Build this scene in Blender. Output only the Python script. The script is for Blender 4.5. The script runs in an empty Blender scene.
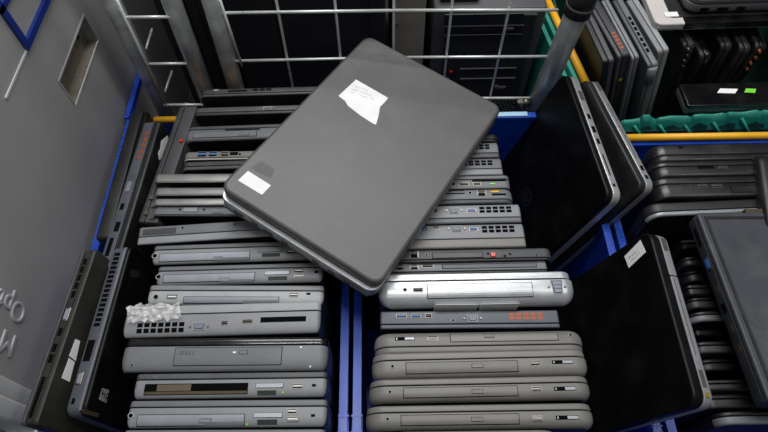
import bpy, math, random
from mathutils import Vector, Matrix
random.seed(7)
S = bpy.context.scene
COL = S.collection

# ------------------------------------------------------------------ camera
F = 577.0
PITCH = math.radians(58.5)
ROLL = math.radians(-1.13)
CAMP = Vector((0, 0, 1.044))
_r0 = Vector((1, 0, 0)); _u0 = Vector((0, math.sin(PITCH), math.cos(PITCH)))
_f = Vector((0, math.cos(PITCH), -math.sin(PITCH)))
_r = _r0 * math.cos(ROLL) + _u0 * math.sin(ROLL)
_u = -_r0 * math.sin(ROLL) + _u0 * math.cos(ROLL)
cam = bpy.data.cameras.new('camera'); camo = bpy.data.objects.new('camera', cam); COL.objects.link(camo)
cam.sensor_fit = 'HORIZONTAL'; cam.sensor_width = 36; cam.lens = F / 768 * 36
cam.clip_start = 0.01
M = Matrix((( _r.x, _u.x, -_f.x, CAMP.x), (_r.y, _u.y, -_f.y, CAMP.y), (_r.z, _u.z, -_f.z, CAMP.z), (0, 0, 0, 1)))
camo.matrix_world = M
S.camera = camo

def ray(x, y): return _f + _r * ((x - 384) / F) + _u * ((216 - y) / F)
def hz(x, y, z):
    d = ray(x, y); return CAMP + d * ((z - CAMP.z) / d.z)
def hy(x, y, Y):
    d = ray(x, y); return CAMP + d * ((Y - CAMP.y) / d.y)
def hx(x, y, X):
    d = ray(x, y); return CAMP + d * ((X - CAMP.x) / d.x)

# ------------------------------------------------------------------ materials
def srgb(c):
    return tuple(((v / 255) / 12.92 if v / 255 <= .04045 else ((v / 255 + .055) / 1.055) ** 2.4) for v in c) + (1,)
MATS = {}
def mat(name, c, rough=.5, metal=0., var=.10, scale=45, bump=.05, bscale=900, dust=0., rnd=.12, coat=0., spec=.5, dustcol=(150, 148, 142)):
    if name in MATS: return MATS[name]
    m = bpy.data.materials.new(name); m.use_nodes = True
    nt = m.node_tree; N = nt.nodes; L = nt.links
    b = N['Principled BSDF']
    tc = N.new('ShaderNodeTexCoord')
    oi = N.new('ShaderNodeObjectInfo')
    addv = N.new('ShaderNodeVectorMath'); addv.operation = 'ADD'
    L.new(tc.outputs['Object'], addv.inputs[0])
    mulr = N.new('ShaderNodeMath'); mulr.operation = 'MULTIPLY'; mulr.inputs[1].default_value = 7.3
    L.new(oi.outputs['Random'], mulr.inputs[0]); L.new(mulr.outputs[0], addv.inputs[1])
    n1 = N.new('ShaderNodeTexNoise'); n1.inputs['Scale'].default_value = scale; n1.inputs['Detail'].default_value = 5
    L.new(addv.outputs[0], n1.inputs['Vector'])
    base = srgb(c)
    mr = N.new('ShaderNodeMapRange'); mr.inputs[1].default_value = .25; mr.inputs[2].default_value = .75
    mr.inputs[3].default_value = 1 - var; mr.inputs[4].default_value = 1 + var
    L.new(n1.outputs['Fac'], mr.inputs[0])
    rr = N.new('ShaderNodeMapRange'); rr.inputs[3].default_value = 1 - rnd; rr.inputs[4].default_value = 1 + rnd
    L.new(oi.outputs['Random'], rr.inputs[0])
    mm = N.new('ShaderNodeMath'); mm.operation = 'MULTIPLY'
    L.new(mr.outputs[0], mm.inputs[0]); L.new(rr.outputs[0], mm.inputs[1])
    sc = N.new('ShaderNodeVectorMath'); sc.operation = 'SCALE'; sc.inputs[0].default_value = base[:3]
    L.new(mm.outputs[0], sc.inputs['Scale'])
    out = sc.outputs[0]
    if dust > 0:
        n2 = N.new('ShaderNodeTexNoise'); n2.inputs['Scale'].default_value = 900; n2.inputs['Detail'].default_value = 3
        L.new(addv.outputs[0], n2.inputs['Vector'])
        n3 = N.new('ShaderNodeTexNoise'); n3.inputs['Scale'].default_value = 22; n3.inputs['Detail'].default_value = 6
        L.new(addv.outputs[0], n3.inputs['Vector'])
        ml = N.new('ShaderNodeMath'); ml.operation = 'MULTIPLY'
        L.new(n2.outputs['Fac'], ml.inputs[0]); L.new(n3.outputs['Fac'], ml.inputs[1])
        cr = N.new('ShaderNodeMapRange'); cr.inputs[1].default_value = .27; cr.inputs[2].default_value = .48
        cr.inputs[3].default_value = 0; cr.inputs[4].default_value = dust
        L.new(ml.outputs[0], cr.inputs[0])
        mx = N.new('ShaderNodeMix'); mx.data_type = 'RGBA'
        L.new(cr.outputs[0], mx.inputs[0]); L.new(out, mx.inputs[6]); mx.inputs[7].default_value = srgb(dustcol)
        out = mx.outputs[2]
    L.new(out, b.inputs['Base Color'])
    rg = N.new('ShaderNodeMapRange'); rg.inputs[3].default_value = max(.03, rough - .08); rg.inputs[4].default_value = min(1, rough + .1)
    L.new(n1.outputs['Fac'], rg.inputs[0]); L.new(rg.outputs[0], b.inputs['Roughness'])
    b.inputs['Metallic'].default_value = metal
    b.inputs['Coat Weight'].default_value = coat; b.inputs['Coat Roughness'].default_value = .12
    b.inputs['Specular IOR Level'].default_value = spec
    if bump > 0:
        nb = N.new('ShaderNodeTexNoise'); nb.inputs['Scale'].default_value = bscale; nb.inputs['Detail'].default_value = 2
        L.new(tc.outputs['Object'], nb.inputs['Vector'])
        bp = N.new('ShaderNodeBump'); bp.inputs['Strength'].default_value = bump; bp.inputs['Distance'].default_value = .001
        L.new(nb.outputs['Fac'], bp.inputs['Height']); L.new(bp.outputs[0], b.inputs['Normal'])
    MATS[name] = m
    return m

mat('grey_plastic', (124, 126, 129), .45, dust=.2)
mat('drive_silver', (133, 136, 142), .38, metal=.2, dust=.12)
mat('card_green', (26, 38, 32), .6)
mat('mid_grey_plastic', (100, 102, 105), .48, dust=.2)
mat('warm_grey_plastic', (112, 110, 106), .45, dust=.2)
mat('light_grey_plastic', (150, 152, 153), .45, dust=.15)
mat('pale_grey_plastic', (168, 166, 162), .5, dust=.15)
mat('dark_grey_plastic', (66, 67, 69), .5, dust=.25)
mat('charcoal_plastic', (44, 45, 47), .5, dust=.25)
mat('slate_plastic', (72, 76, 84), .45, dust=.2)
mat('dim_plastic', (25, 25, 27), .3, dust=.15)
mat('black_plastic_and_shade', (20, 20, 22), .45, dust=.12)  # real black plastic; also paints shade on the faces of packed laptops
mat('black_gloss', (9, 9, 11), .2, dust=.06, coat=.3, spec=.4)
mat('black_lid', (8, 8, 9), .40, dust=.04, spec=.22)
mat('olive_black', (36, 36, 31), .5, dust=.12)
mat('silver_plastic', (178, 180, 182), .32, metal=.55, dust=.1)
mat('sheen_grey', (158, 156, 153), .3, metal=.55, dust=.1)
mat('silver_metal', (190, 190, 188), .3, metal=.9, var=.12)
mat('hole', (4, 4, 5), .9, rnd=0, bump=0, spec=.1)
mat('port_metal', (118, 114, 106), .35, metal=.85)
mat('port_blue', (52, 120, 196), .4, rnd=0)
mat('vga_blue', (130, 134, 148), .5)
mat('gold', (190, 150, 60), .35, metal=.7)
mat('orange_copper', (150, 72, 36), .5, metal=.2)
mat('brown_metal', (86, 76, 60), .45, metal=.5)
mat('red_plastic', (205, 30, 28), .3, rnd=0)
mat('green_led', (120, 220, 60), .4, rnd=0)
mat('yellow_mark', (215, 185, 40), .4, rnd=0)
mat('paper', (232, 232, 230), .75, var=.05, rnd=0)
mat('ink', (168, 168, 178), .8, rnd=0, bump=0)
mat('dark_ink', (70, 70, 78), .8, rnd=0, bump=0)
mat('logo_grey', (178, 180, 184), .35, metal=.6)
mat('dim_mark', (34, 35, 38), .35, rnd=0)
mat('cover_silver', (138, 142, 146), .35, metal=.3)
mat('blue_crate', (14, 62, 178), .4, var=.18, scale=25, dust=.08, rnd=.05)
mat('blue_crate_rim', (24, 72, 182), .3, var=.15, scale=25, dust=.15, rnd=.05)
mat('rim_highlight_blue', (170, 205, 228), .4, rnd=0)
mat('blue_frame', (18, 44, 128), .4, var=.1, rnd=0)
mat('yellow_plastic', (240, 178, 40), .38, var=.08, scale=20, rnd=.03)
mat('green_shade', (8, 62, 54), .6)  # crate green darkened in place of shade, inside the crate and in rim recesses
mat('green_crate', (34, 140, 122), .45, var=.2, scale=25, dust=.1, rnd=.05)
mat('galvanised', (182, 185, 185), .34, metal=.5, var=.4, scale=30, dust=.12)
mat('wire_metal', (206, 210, 206), .3, metal=.35, var=.12)
mat('grey_box', (156, 155, 155), .55, var=.1, scale=7, dust=.12, rnd=0, bump=.03)
mat('grey_box_mid', (178, 179, 182), .45, var=.1, scale=7, rnd=0)
mat('grey_box_light', (205, 205, 204), .5, var=.1, scale=15, dust=.12, rnd=0)
mat('dirty_recess', (108, 101, 88), .7, var=.35, scale=50, rnd=0)
mat('case_black', (26, 27, 33), .5, var=.2, scale=8, dust=.05)
mat('case_grey', (70, 70, 72), .55, var=.15, scale=12, dust=.1)
mat('case_beige', (120, 116, 106), .6, var=.2, scale=12)
mat('tower_black', (36, 36, 38), .45, var=.2, dust=.05)
mat('line_grey', (92, 92, 92), .5)
mat('floor_dark', (38, 38, 40), .8, var=.3, scale=8, rnd=0)
mat('white_palmrest', (206, 200, 196), .5, var=.05)
mat('haze_lid', (52, 54, 60), .5, dust=.3, var=.25, scale=20)

def lid_top_mat():
    m = mat('worn_lid', (76, 74, 73), .42, var=.16, scale=11, dust=.16, rnd=0, bump=.09, bscale=2200)
    return m
lid_top_mat()

def plastic_film():
    m = bpy.data.materials.new('plastic_film'); m.use_nodes = True
    nt = m.node_tree; b = nt.nodes['Principled BSDF']
    b.inputs['Base Color'].default_value = (.85, .85, .83, 1); b.inputs['Roughness'].default_value = .22
    n = nt.nodes.new('ShaderNodeTexNoise'); n.inputs['Scale'].default_value = 160
    tc = nt.nodes.new('ShaderNodeTexCoord'); nt.links.new(tc.outputs['Object'], n.inputs['Vector'])
    r = nt.nodes.new('ShaderNodeMapRange'); r.inputs[1].default_value = .35; r.inputs[2].default_value = .7
    r.inputs[3].default_value = .25; r.inputs[4].default_value = .75
    nt.links.new(n.outputs['Fac'], r.inputs[0]); nt.links.new(r.outputs[0], b.inputs['Alpha'])
    MATS['plastic_film'] = m
plastic_film()

# ------------------------------------------------------------------ mesh builder
WARP = [None]
class MB:
    def __init__(s): s.warp = WARP[0]; s.v = []; s.f = []; s.m = []; s.sm = []; s.mats = []
    def mi(s, name):
        if name not in s.mats: s.mats.append(name)
        return s.mats.index(name)
    def face(s, idx, mi, smooth=False): s.f.append(idx); s.m.append(mi); s.sm.append(smooth)
    def box(s, x0, x1, y0, y1, z0, z1, mt, bev=0.):
        mi = s.mi(mt)
        if bev > 0:
            return s.slab(x0, x1, z0, z1, y0, y1, bev, bev, mt, seg=2, rs=2)
        o = len(s.v)
        for x in (x0, x1):
            for y in (y0, y1):
                for z in (z0, z1): s.v.append((x, y, z))
        for q in ((0, 1, 3, 2), (4, 6, 7, 5), (0, 4, 5, 1), (2, 3, 7, 6), (0, 2, 6, 4), (1, 5, 7, 3)):
            s.face([o + i for i in q], mi)
    def ybox(s, x0, x1, y0, y1, z0, z1, mt, n=7):
        for i in range(n): s.box(x0, x1, y0 + (y1 - y0) * i / n, y0 + (y1 - y0) * (i + 1) / n, z0, z1, mt)
    def slab(s, x0, x1, z0, z1, y0, y1, rc, re, mt, seg=5, rs=3, re0=None, re1=None, f0=None, f1=None, fs=None):
        """rounded rectangle in XZ swept along Y, both rims rounded"""
        mi = s.mi(mt)
        re0 = re if re0 is None else re0; re1 = re if re1 is None else re1
        lv = []
        for k in range(rs + 1):
            a = math.pi / 2 * k / rs; ry, rz = re0 if isinstance(re0, tuple) else (re0, re0)
            lv.append((y0 + ry * (1 - math.sin(a)), rz * (1 - math.cos(a))))
        lv = [(y, i) for (y, i) in lv][::-1]
        lv = sorted(lv, key=lambda t: t[0])
        hv = []
        for k in range(rs + 1):
            a = math.pi / 2 * k / rs; ry, rz = re1 if isinstance(re1, tuple) else (re1, re1)
            hv.append((y1 - ry * (1 - math.sin(a)), rz * (1 - math.cos(a))))
        hv = sorted(hv, key=lambda t: t[0])
        levels = lv + hv
        rings = []
        for y, ins in levels:
            ring = []
            a0, a1, b0, b1 = x0 + ins, x1 - ins, z0 + ins, z1 - ins
            r = max(rc - ins, .0002)
            for cx, cz, st in ((a1 - r, b1 - r, 0), (a0 + r, b1 - r, 1), (a0 + r, b0 + r, 2), (a1 - r, b0 + r, 3)):
                for k in range(seg + 1):
                    a = math.pi / 2 * (st + k / seg)
                    s.v.append((cx + r * math.cos(a), y, cz + r * math.sin(a))); ring.append(len(s.v) - 1)
            rings.append(ring)
        n = len(rings[0])
        for a, b in zip(rings, rings[1:]):
            for i in range(n):
                j = (i + 1) % n
                m_ = mi
                if fs and i in (2 * (seg + 1) - 1, 4 * (seg + 1) - 1): m_ = s.mi(fs)
                s.face([a[i], a[j], b[j], b[i]], m_, True)
        s.face(list(rings[0])[::-1], s.mi(f0) if f0 else mi); s.face(list(rings[-1]), s.mi(f1) if f1 else mi)
    def tube(s, p, q, r, mt, n=12, r2=None, cap=True):
        mi = s.mi(mt); p = Vector(p); q = Vector(q); d = (q - p).normalized()
        a = d.orthogonal().normalized(); b = d.cross(a); r2 = r if r2 is None else r2
        o = len(s.v)
        for c, rr in ((p, r), (q, r2)):
            for i in range(n):
                t = 2 * math.pi * i / n; s.v.append(tuple(c + a * (rr * math.cos(t)) + b * (rr * math.sin(t))))
        for i in range(n):
            j = (i + 1) % n; s.face([o + i, o + j, o + n + j, o + n + i], mi, True)
        if cap: s.face([o + i for i in range(n)][::-1], mi); s.face([o + n + i for i in range(n)], mi)
    def path(s, pts, r, mt, n=10):
        for a, b in zip(pts, pts[1:]): s.tube(a, b, r, mt, n)
    def poly(s, pts, mt, th=None):
        """flat polygon, optional offset vector th makes it a thin prism"""
        mi = s.mi(mt); o = len(s.v); n = len(pts)
        for p in pts: s.v.append(tuple(p))
        s.face([o + i for i in range(n)], mi)
        if th is not None:
            th = Vector(th)
            for p in pts: s.v.append(tuple(Vector(p) + th))
            s.face([o + n + i for i in range(n)][::-1], mi)
            for i in range(n):
                j = (i + 1) % n; s.face([o + i, o + n + i, o + n + j, o + j], mi)
    def disc(s, cx, y, cz, r, mt, axis='y', h=.0004, n=16, ri=None):
        mi = s.mi(mt)
    def build(s, name, parent=None):
        if s.warp: s.v = [(v[0], v[1], v[2] + s.warp(v[1])) for v in s.v]
        me = bpy.data.meshes.new(name); me.from_pydata(s.v, [], s.f)
        for m in s.mats: me.materials.append(MATS[m])
        me.polygons.foreach_set('material_index', s.m); me.polygons.foreach_set('use_smooth', s.sm)
        me.update()
        import bmesh
        bm = bmesh.new(); bm.from_mesh(me); bmesh.ops.recalc_face_normals(bm, faces=bm.faces); bm.to_mesh(me); bm.free()
        o = bpy.data.objects.new(name, me); COL.objects.link(o)
        if parent: o.parent = parent
        return o

def tag(o, label=None, cat=None, group=None, kind=None):
    if label: o['label'] = label
    if cat: o['category'] = cat
    if group: o['group'] = group
    if kind: o['kind'] = kind
    return o
def root(name, mtx, label, cat, group=None):
    o = bpy.data.objects.new(name, None); o.empty_display_size = .05; COL.objects.link(o)
    o.matrix_world = mtx if isinstance(mtx, Matrix) else Matrix.Translation(mtx)
    return tag(o, label, cat, group)

# ------------------------------------------------------------------ laptop
class Laptop:
    """local frame: x along the visible side edge, y through the thickness, z up to the visible edge (z=0)"""
    def __init__(s, label, P1, P2, T, Hh, down=(0, 0, -1), lid='far', frac=.3, base='grey_plastic', lidm='mid_grey_plastic',
                 rc=.008, re=.002, relid=None, L=None, anchor='left', feats=(), group=None, gap=.0012, seam=None, lidshift=0., lidx=0., faces='black_plastic_and_shade', roll=None, baseup=0.):
        P1 = Vector(P1); P2 = Vector(P2)
        if L is not None:
            d = (P2 - P1).normalized()
            if anchor == 'left': P2 = P1 + d * L
            else: P1 = P2 - d * L
        s.L = (P2 - P1).length; s.T = T; s.H = Hh
        X = (P2 - P1).normalized(); Z = -Vector(down); Z = (Z - X * Z.dot(X)).normalized(); Y = Z.cross(X)
        s.M = Matrix(((X.x, Y.x, Z.x, P1.x), (X.y, Y.y, Z.y, P1.y), (X.z, Y.z, Z.z, P1.z), (0, 0, 0, 1)))
        s.Mi = s.M.inverted()
        s.root = root('laptop', s.M, label, 'laptop', group)
        s.lidside = lid
        if lid == 'far': b0, b1, l0, l1 = 0, T * (1 - frac) - gap / 2, T * (1 - frac) + gap / 2, T
        else: b0, b1, l0, l1 = T * frac + gap / 2, T, 0, T * frac - gap / 2
        s.b = (b0, b1); s.l = (l0, l1)
        bt = b1 - b0; lt = l1 - l0
        re_b = min(re, bt * .45); re_l = min(relid if relid is not None else re, lt * .45)
        mb = MB()
        small = .0012 if bt > .004 else bt * .3
        cx_ = re_b * .5
        rb = (bt * roll[0], roll[1]) if roll else re_b
        s.zp = None
        if roll:
            ry, rz = rb
            def zp(y):
                t = (b0 + ry - y) / ry if lid == 'far' else (y - (b1 - ry)) / ry
                t = max(0., min(.98, t)); return -rz * (1 - math.sqrt(1 - t * t))
            s.zp = zp
        mb.slab(-cx_, s.L + cx_, -Hh, baseup, b0, b1, rc, re_b, base, rs=6 if roll else 3,
                re0=rb if lid == 'far' else small, re1=small if lid == 'far' else rb, f0=faces, f1=faces, fs=faces)  # big faces and ends coloured black in place of shade between packed laptops
        g = (min(b1, l1), max(b0, l0))
        mb.slab(.002, s.L - .002, -Hh + .002, -.0025, g[0] - .0008, g[1] + .0008, rc, .0002, 'hole', rs=1)
        if seam: mb.box(rc, s.L - rc, b0 + seam * bt - .0004, b0 + seam * bt + .0004, -.001, .00025, 'hole')
        s.base = mb.build('chassis', s.root)
        ml = MB()
        sl = min(.0008, lt * .3)
        cx_ = re_l * .5; ml.slab(-lidx - cx_, s.L - lidx + cx_, -Hh, lidshift, l0, l1, rc, re_l, lidm,
                re0=sl if lid == 'far' else re_l, re1=re_l if lid == 'far' else sl, f0=faces, f1=faces, fs=faces)
        s.lid = ml.build('lid', s.root)
        for f in feats: s.feat(*f)
    def edge(s, px, py):
        """pixel seen on the visible side edge -> local x, y on z=0"""
        o = s.Mi @ CAMP; d = s.Mi.to_3x3() @ ray(px, py); t = -o.z / d.z; p = o + d * t
        return p.x, p.y
    def near(s, px, py, y=0.):
        o = s.Mi @ CAMP; d = s.Mi.to_3x3() @ ray(px, py); t = (y - o.y) / d.y; p = o + d * t
        return p.x, p.z
    def feat(s, *a, **k):
        WARP[0] = s.zp
        try: s.feat_(*a, **k)
        finally: WARP[0] = None
    def feat_(s, kind, px0, px1, py, hf=None, mt=None, py1=None):
        b0, b1 = s.b; bt = b1 - b0
        xa, ya = s.edge(px0, py); xb, yb = s.edge(px1, py if py1 is None else py1)
        x0, x1 = min(xa, xb), max(xa, xb)
        yc = (ya + yb) / 2
        def cl(h):
            y0, y1 = yc - h / 2, yc + h / 2
            lo, hi = b0 + bt * .06, b1 - bt * .06
            if y1 - y0 > hi - lo: return lo, hi
            if y0 < lo: y1 += lo - y0; y0 = lo
            if y1 > hi: y0 -= y1 - hi; y1 = hi
            return y0, y1
        h = hf * bt if hf else None
        E = .0006
        mb = MB()
        if kind in ('usb', 'usb3', 'hdmi', 'esata'):
            y0, y1 = cl(h or min(.0062, bt * .5)); w = .0009
            mb.box(x0, x1, y0, y1, -.0006, .00012, 'hole')
            for a in ((x0, x1, y0, y0 + w), (x0, x1, y1 - w, y1), (x0, x0 + w, y0 + w, y1 - w), (x1 - w, x1, y0 + w, y1 - w)):
                mb.box(*a, -.0003, E, 'port_metal')
            ob = mb.build('usb_port' if kind != 'hdmi' else 'video_port', s.root)
            t = MB(); ym = (y0 + y1) / 2
            t.box(x0 + 1.5 * w, x1 - 1.5 * w, ym - (y1 - y0) * .04, ym + (y1 - y0) * .20, -.0003, .0004,
                  mt or ('port_blue' if kind == 'usb3' else 'case_grey'))
            o2 = t.build('tongue', ob)
            if kind == 'usb3': o2['label'] = 'blue tongue of the port'
            return
        if kind == 'vga':
            y0, y1 = cl(h or min(.0095, bt * .62)); w = (x1 - x0)
            def trap(k, z, m):
                a = [(x0 + w * .14 + k, y0 + k), (x1 - w * .14 - k, y0 + k), (x1 - w * .04 - k, y1 - k), (x0 + w * .04 + k, y1 - k)]
                mb.poly([(x, y, z) for x, y in a], m, (0, 0, -.0008))
            trap(0, .0012, 'light_grey_plastic'); trap(.0011, .0015, 'hole'); trap(.0018, .0018, 'vga_blue')
            ym = (y0 + y1) / 2
            for i in range(5):
                for j in range(2):
                    cx = x0 + w * (.27 + .115 * i); cy = y0 + (y1 - y0) * (.36 + .26 * j)
                    mb.box(cx - .0004, cx + .0004, cy - .0004, cy + .0004, .001, .0021, 'hole')
            ob = mb.build('display_port', s.root)
            for cx in (x0 - w * .13, x1 + w * .13):
                t = MB(); t.tube((cx, ym, -.0005), (cx, ym, .0016), .0017, 'port_metal', 8); t.build('screw', ob)
            return
        if kind == 'vent':
            y0, y1 = cl(h or bt * .55); n = max(3, round((x1 - x0) / .0096)); w = (x1 - x0) / n
            for i in range(n):
                for j in range(2):
                    hh = (y1 - y0) / 2
                    mb.box(x0 + i * w + w * .14, x0 + (i + 1) * w - w * .1, y0 + j * hh + hh * .12, y0 + (j + 1) * hh - hh * .12, -.0004, .00025, mt or 'hole')
            mb.build('vent_grille', s.root); return
        if kind == 'drive':
            y0, y1 = cl(h or bt * .62)
            mb.ybox(x0, x1, y0, y1, -.0008, .0002, 'hole')
            mb.ybox(x0 + .0008, x1 - .0008, y0 + .0008, y1 - .0008, -.0007, .0007, mt or s.base.data.materials[0].name)
            s.drive = mb.build('optical_drive', s.root); s.drv = (x0, x1, y0, y1); return
        if kind == 'button':
            y0, y1 = cl(h or .004)
            mb.box(x0 - .0005, x1 + .0005, y0 - .0005, y1 + .0005, .0005, .0009, 'hole')
            mb.box(x0, x1, y0, y1, .0005, .0014, mt or s.base.data.materials[0].name)
            mb.build('eject_button', getattr(s, 'drive', s.root)); return
        if kind == 'bay':
            y0, y1 = cl(h or bt * .6)
            mb.ybox(x0, x1, y0, y1, -.0008, .0002, 'hole')
            mb.box(x0 + .001, x1 - .001, y0 + .0008, y0 + (y1 - y0) * .3, 0, .0005, 'brown_metal')
            mb.box(x0 + (x1 - x0) * .12, x0 + (x1 - x0) * .45, y0 + (y1 - y0) * .35, y1 - .001, 0, .0004, 'brown_metal')
            mb.build('empty_drive_bay', s.root); return
        if kind == 'jack':
            ym = cl(.004)[0] + .002; xm = (x0 + x1) / 2; r = max((x1 - x0) / 2, .002)
            mb.tube((xm, ym, -.0005), (xm, ym, .0008), r, mt or 'light_grey_plastic', 14)
            mb.tube((xm, ym, .0007), (xm, ym, .0011), r * .72, 'hole', 12)
            mb.build('power_socket', s.root); return
        if kind == 'red':
            ym = cl(.004)[0] + .002; xm = (x0 + x1) / 2; r = (x1 - x0) / 2
            mb.tube((xm, ym, -.0005), (xm, ym, .0022), r, 'red_plastic', 16, r2=r * .8)
            o2 = mb.build('button', s.root); o2['label'] = 'round red button'; return
        if kind == 'led':
            y0, y1 = cl(.002); mb.box(x0, x1, y0, y1, 0, .0009, mt or 'green_led'); mb.build('light', s.root); return
        if kind == 'slot':
            y0, y1 = cl(h or .0035); mb.box(x0, x1, y0, y1, -.0005, .00025, mt or 'hole'); mb.build('card_slot', s.root); return
        if kind == 'cover':
            y0, y1 = cl(h or .005)
            mb.box(x0 - .0005, x1 + .0005, y0 - .0005, y1 + .0005, -.0004, .0002, 'hole')
            mb.box(x0, x1, y0, y1, -.0004, .0009, mt or 'cover_silver'); mb.build('card_slot_cover', s.root); return
        if kind == 'slider':
            y0, y1 = cl(h or .0045); xm = (x0 + x1) / 2
            mb.box(x0, x1, y0, y1, -.0004, .0004, 'hole'); mb.box(xm, x1 - .0006, y0 + .0006, y1 - .0006, 0, .0008, 'cover_silver')
            mb.box(x0 + .0015, x0 + .003, y0 + .001, y1 - .001, 0, .0006, 'cover_silver')
            mb.build('wireless_switch', s.root); return
        if kind == 'rj45':
            y0, y1 = cl(h or min(.010, bt * .7)); mb.box(x0, x1, y0, y1, -.0004, .0003, 'hole')
            w = x1 - x0
            mb.box(x0, x0 + w * .12, y0, y1, 0, .0007, 'port_metal'); mb.box(x1 - w * .12, x1, y0, y1, 0, .0007, 'port_metal')
            mb.box(x0 + w * .25, x1 - w * .25, y0 + (y1 - y0) * .62, y1 - .0006, 0, .0006, mt or 'brown_metal')
            mb.build('network_port', s.root); return
        if kind == 'lock':
            y0, y1 = cl(h or .003); mb.box(x0, x1, y0, y1, -.0005, .0003, 'hole'); mb.build('lock_slot', s.root); return
        if kind == 'panel':
            y0, y1 = cl(h or bt * .5); mb.ybox(x0, x1, y0, y1, -.0006, .0009, mt or 'dark_grey_plastic', 4); mb.build('panel', s.root); return
        if kind == 'splitline':
            mb.box(x0, x0 + .0008, b0 + .001, b1 - .001, -.001, .0003, 'hole'); mb.build('seam', s.root); return
    def sticker(s, pix, side=0., mt='paper', name='sticker', label=None, lift=.0004, parent=None):
        y = s.T if side else 0.
        pts = [s.near(px, py, y) for px, py in pix]
        dy = lift if side else -lift
        mb = MB(); mb.poly([(x, y + dy, z) for x, z in pts], mt, (0, -dy * .9, 0))
        o = mb.build(name, parent or (s.lid if (s.lidside == 'far') == bool(side) else s.base))
        if label: o['label'] = label
        return o
    def ink(s, lines, side=0., mt='ink', w=.0005, parent=None, name='writing', lift=.0006):
        y = s.T if side else 0.; dy = lift if side else -lift
        mb = MB()
        for pix in lines:
            pts = [s.near(px, py, y) for px, py in pix]
            for (xa, za), (xb, zb) in zip(pts, pts[1:]):
                d = Vector((xb - xa, zb - za)); 
                if d.length < 1e-6: continue
                n = Vector((-d.y, d.x)).normalized() * w
                mb.poly([(xa + n.x, y + dy, za + n.y), (xb + n.x, y + dy, zb + n.y), (xb - n.x, y + dy, zb - n.y), (xa - n.x, y + dy, za - n.y)], mt)
        return mb.build(name, parent or s.lid)

def row(label, lt, rt, z=.33, group=None, Hh=None, **k):
    """lt/rt = (x, y of far line, y of near line) of the side edge seen from above"""
    P1 = hz(lt[0], lt[2], z); P2 = hz(rt[0], rt[2], z)
    T = (hz(lt[0], lt[1], z) - P1).length * .5 + (hz(rt[0], rt[1], z) - P2).length * .5
    return Laptop(label, P1, P2, T, Hh or (z - .008), group=group, **k)

GL = 'laptops standing in the left blue crate'
GR = 'laptops standing in the right blue crate'
dg = dict(base='dark_grey_plastic', lidm='charcoal_plastic')

# ---- left crate, from the back to the front
row('dark laptop at the very back of the left row, against the wire mesh', (200, 89, 96.5), (318, 86, 93), z=.34, L=.24, group=GL,
    base='charcoal_plastic', lidm='dark_grey_plastic', lid='near', frac=.3, down=(0, -.03, -1),
    feats=[('hdmi', 213, 219, 90.5, None, 'paper'), ('slot', 228, 247, 91, .3), ('vent', 252, 272, 89.7, .5)])
row('charcoal laptop with a pale screen socket, second from the back of the left row', (194, 107.5, 115.5), (293, 105, 112.5), L=.235, group=GL,
    base='dark_grey_plastic', lidm='charcoal_plastic', lid='near', frac=.34,
    feats=[('slot', 211, 218, 108.8, .25, 'case_grey'), ('slot', 223, 230, 108.4, .25, 'case_grey'), ('vga', 262, 273, 108.4)])
row('grey laptop with a silver eject button, right of the red button at the back left', (184, 126, 140.5), (293, 123.2, 136.6), L=.235, group=GL,
    base='mid_grey_plastic', lidm='dark_grey_plastic', rc=.014, re=.004, frac=.27,
    feats=[('drive', 193, 257, 134.3, .6), ('button', 240, 248.5, 134.4), ('slot', 225, 260, 129.6, .12)])
row('stripped laptop base with bare metal ports, two of them blue, at the back left', (183, 152, 160), (260, 150.5, 158.5), L=.23, group=GL,
    base='warm_grey_plastic', lidm='pale_grey_plastic', lid='near', frac=.2, rc=.01,
    feats=[('usb3', 197.5, 207, 154, .85), ('usb3', 208.5, 217.5, 153.8, .85), ('usb', 220.5, 229, 154, .8, 'port_metal'), ('slot', 230, 238, 153.6, .5), ('jack', 238, 242, 154.4)])
row('plain dark laptop directly in front of the stripped base with blue ports', (182, 162, 170), (240, 160, 168), L=.23, group=GL,
    base='charcoal_plastic', lidm='dark_grey_plastic', lid='near', frac=.4)
for i, (a, b, c) in enumerate(((155.5, 172.8, 182.5), (156, 186.5, 195.5), (154.5, 197.6, 205.3))):
    row(['slim laptop with shiny rounded grey edge, rearmost of the three in the left row',
         'slim laptop with shiny rounded grey edge, middle of the three in the left row',
         'slim laptop with shiny rounded grey edge, frontmost of the three in the left row'][i],
        (a, b, c), (250, b - .6, c - .6), z=.34, L=.235, group=GL, base='sheen_grey', lidm='sheen_grey', rc=.006, re=.006, relid=.0005, frac=.08, lid='near', gap=.0003)
row('grey laptop underside with a battery latch, in front of the three rounded slim laptops', (152, 206.3, 215.8), (248, 206.3, 216.2), z=.335, L=.235, group=GL,
    base='mid_grey_plastic', lidm='dark_grey_plastic', lid='near', frac=.12,
    feats=[('cover', 183.5, 197.5, 209.8, .5, 'grey_plastic'), ('lock', 179, 181, 209.8), ('lock', 203, 205, 209.6), ('slot', 212, 223, 214, .2, 'case_grey')])
row('grey laptop set askew with a dark inset on its edge', (137, 227.5, 244.5), (262, 219.5, 236.2), z=.335, L=.24, group=GL,
    base='mid_grey_plastic', lidm='grey_plastic', lid='near', frac=.42, rc=.004,
    feats=[('panel', 143, 176, 233.5, .55, 'charcoal_plastic', 229.5), ('jack', 181, 184.5, 228, None, 'grey_plastic'), ('jack', 233, 236.5, 224.3, None, 'grey_plastic')])

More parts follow.
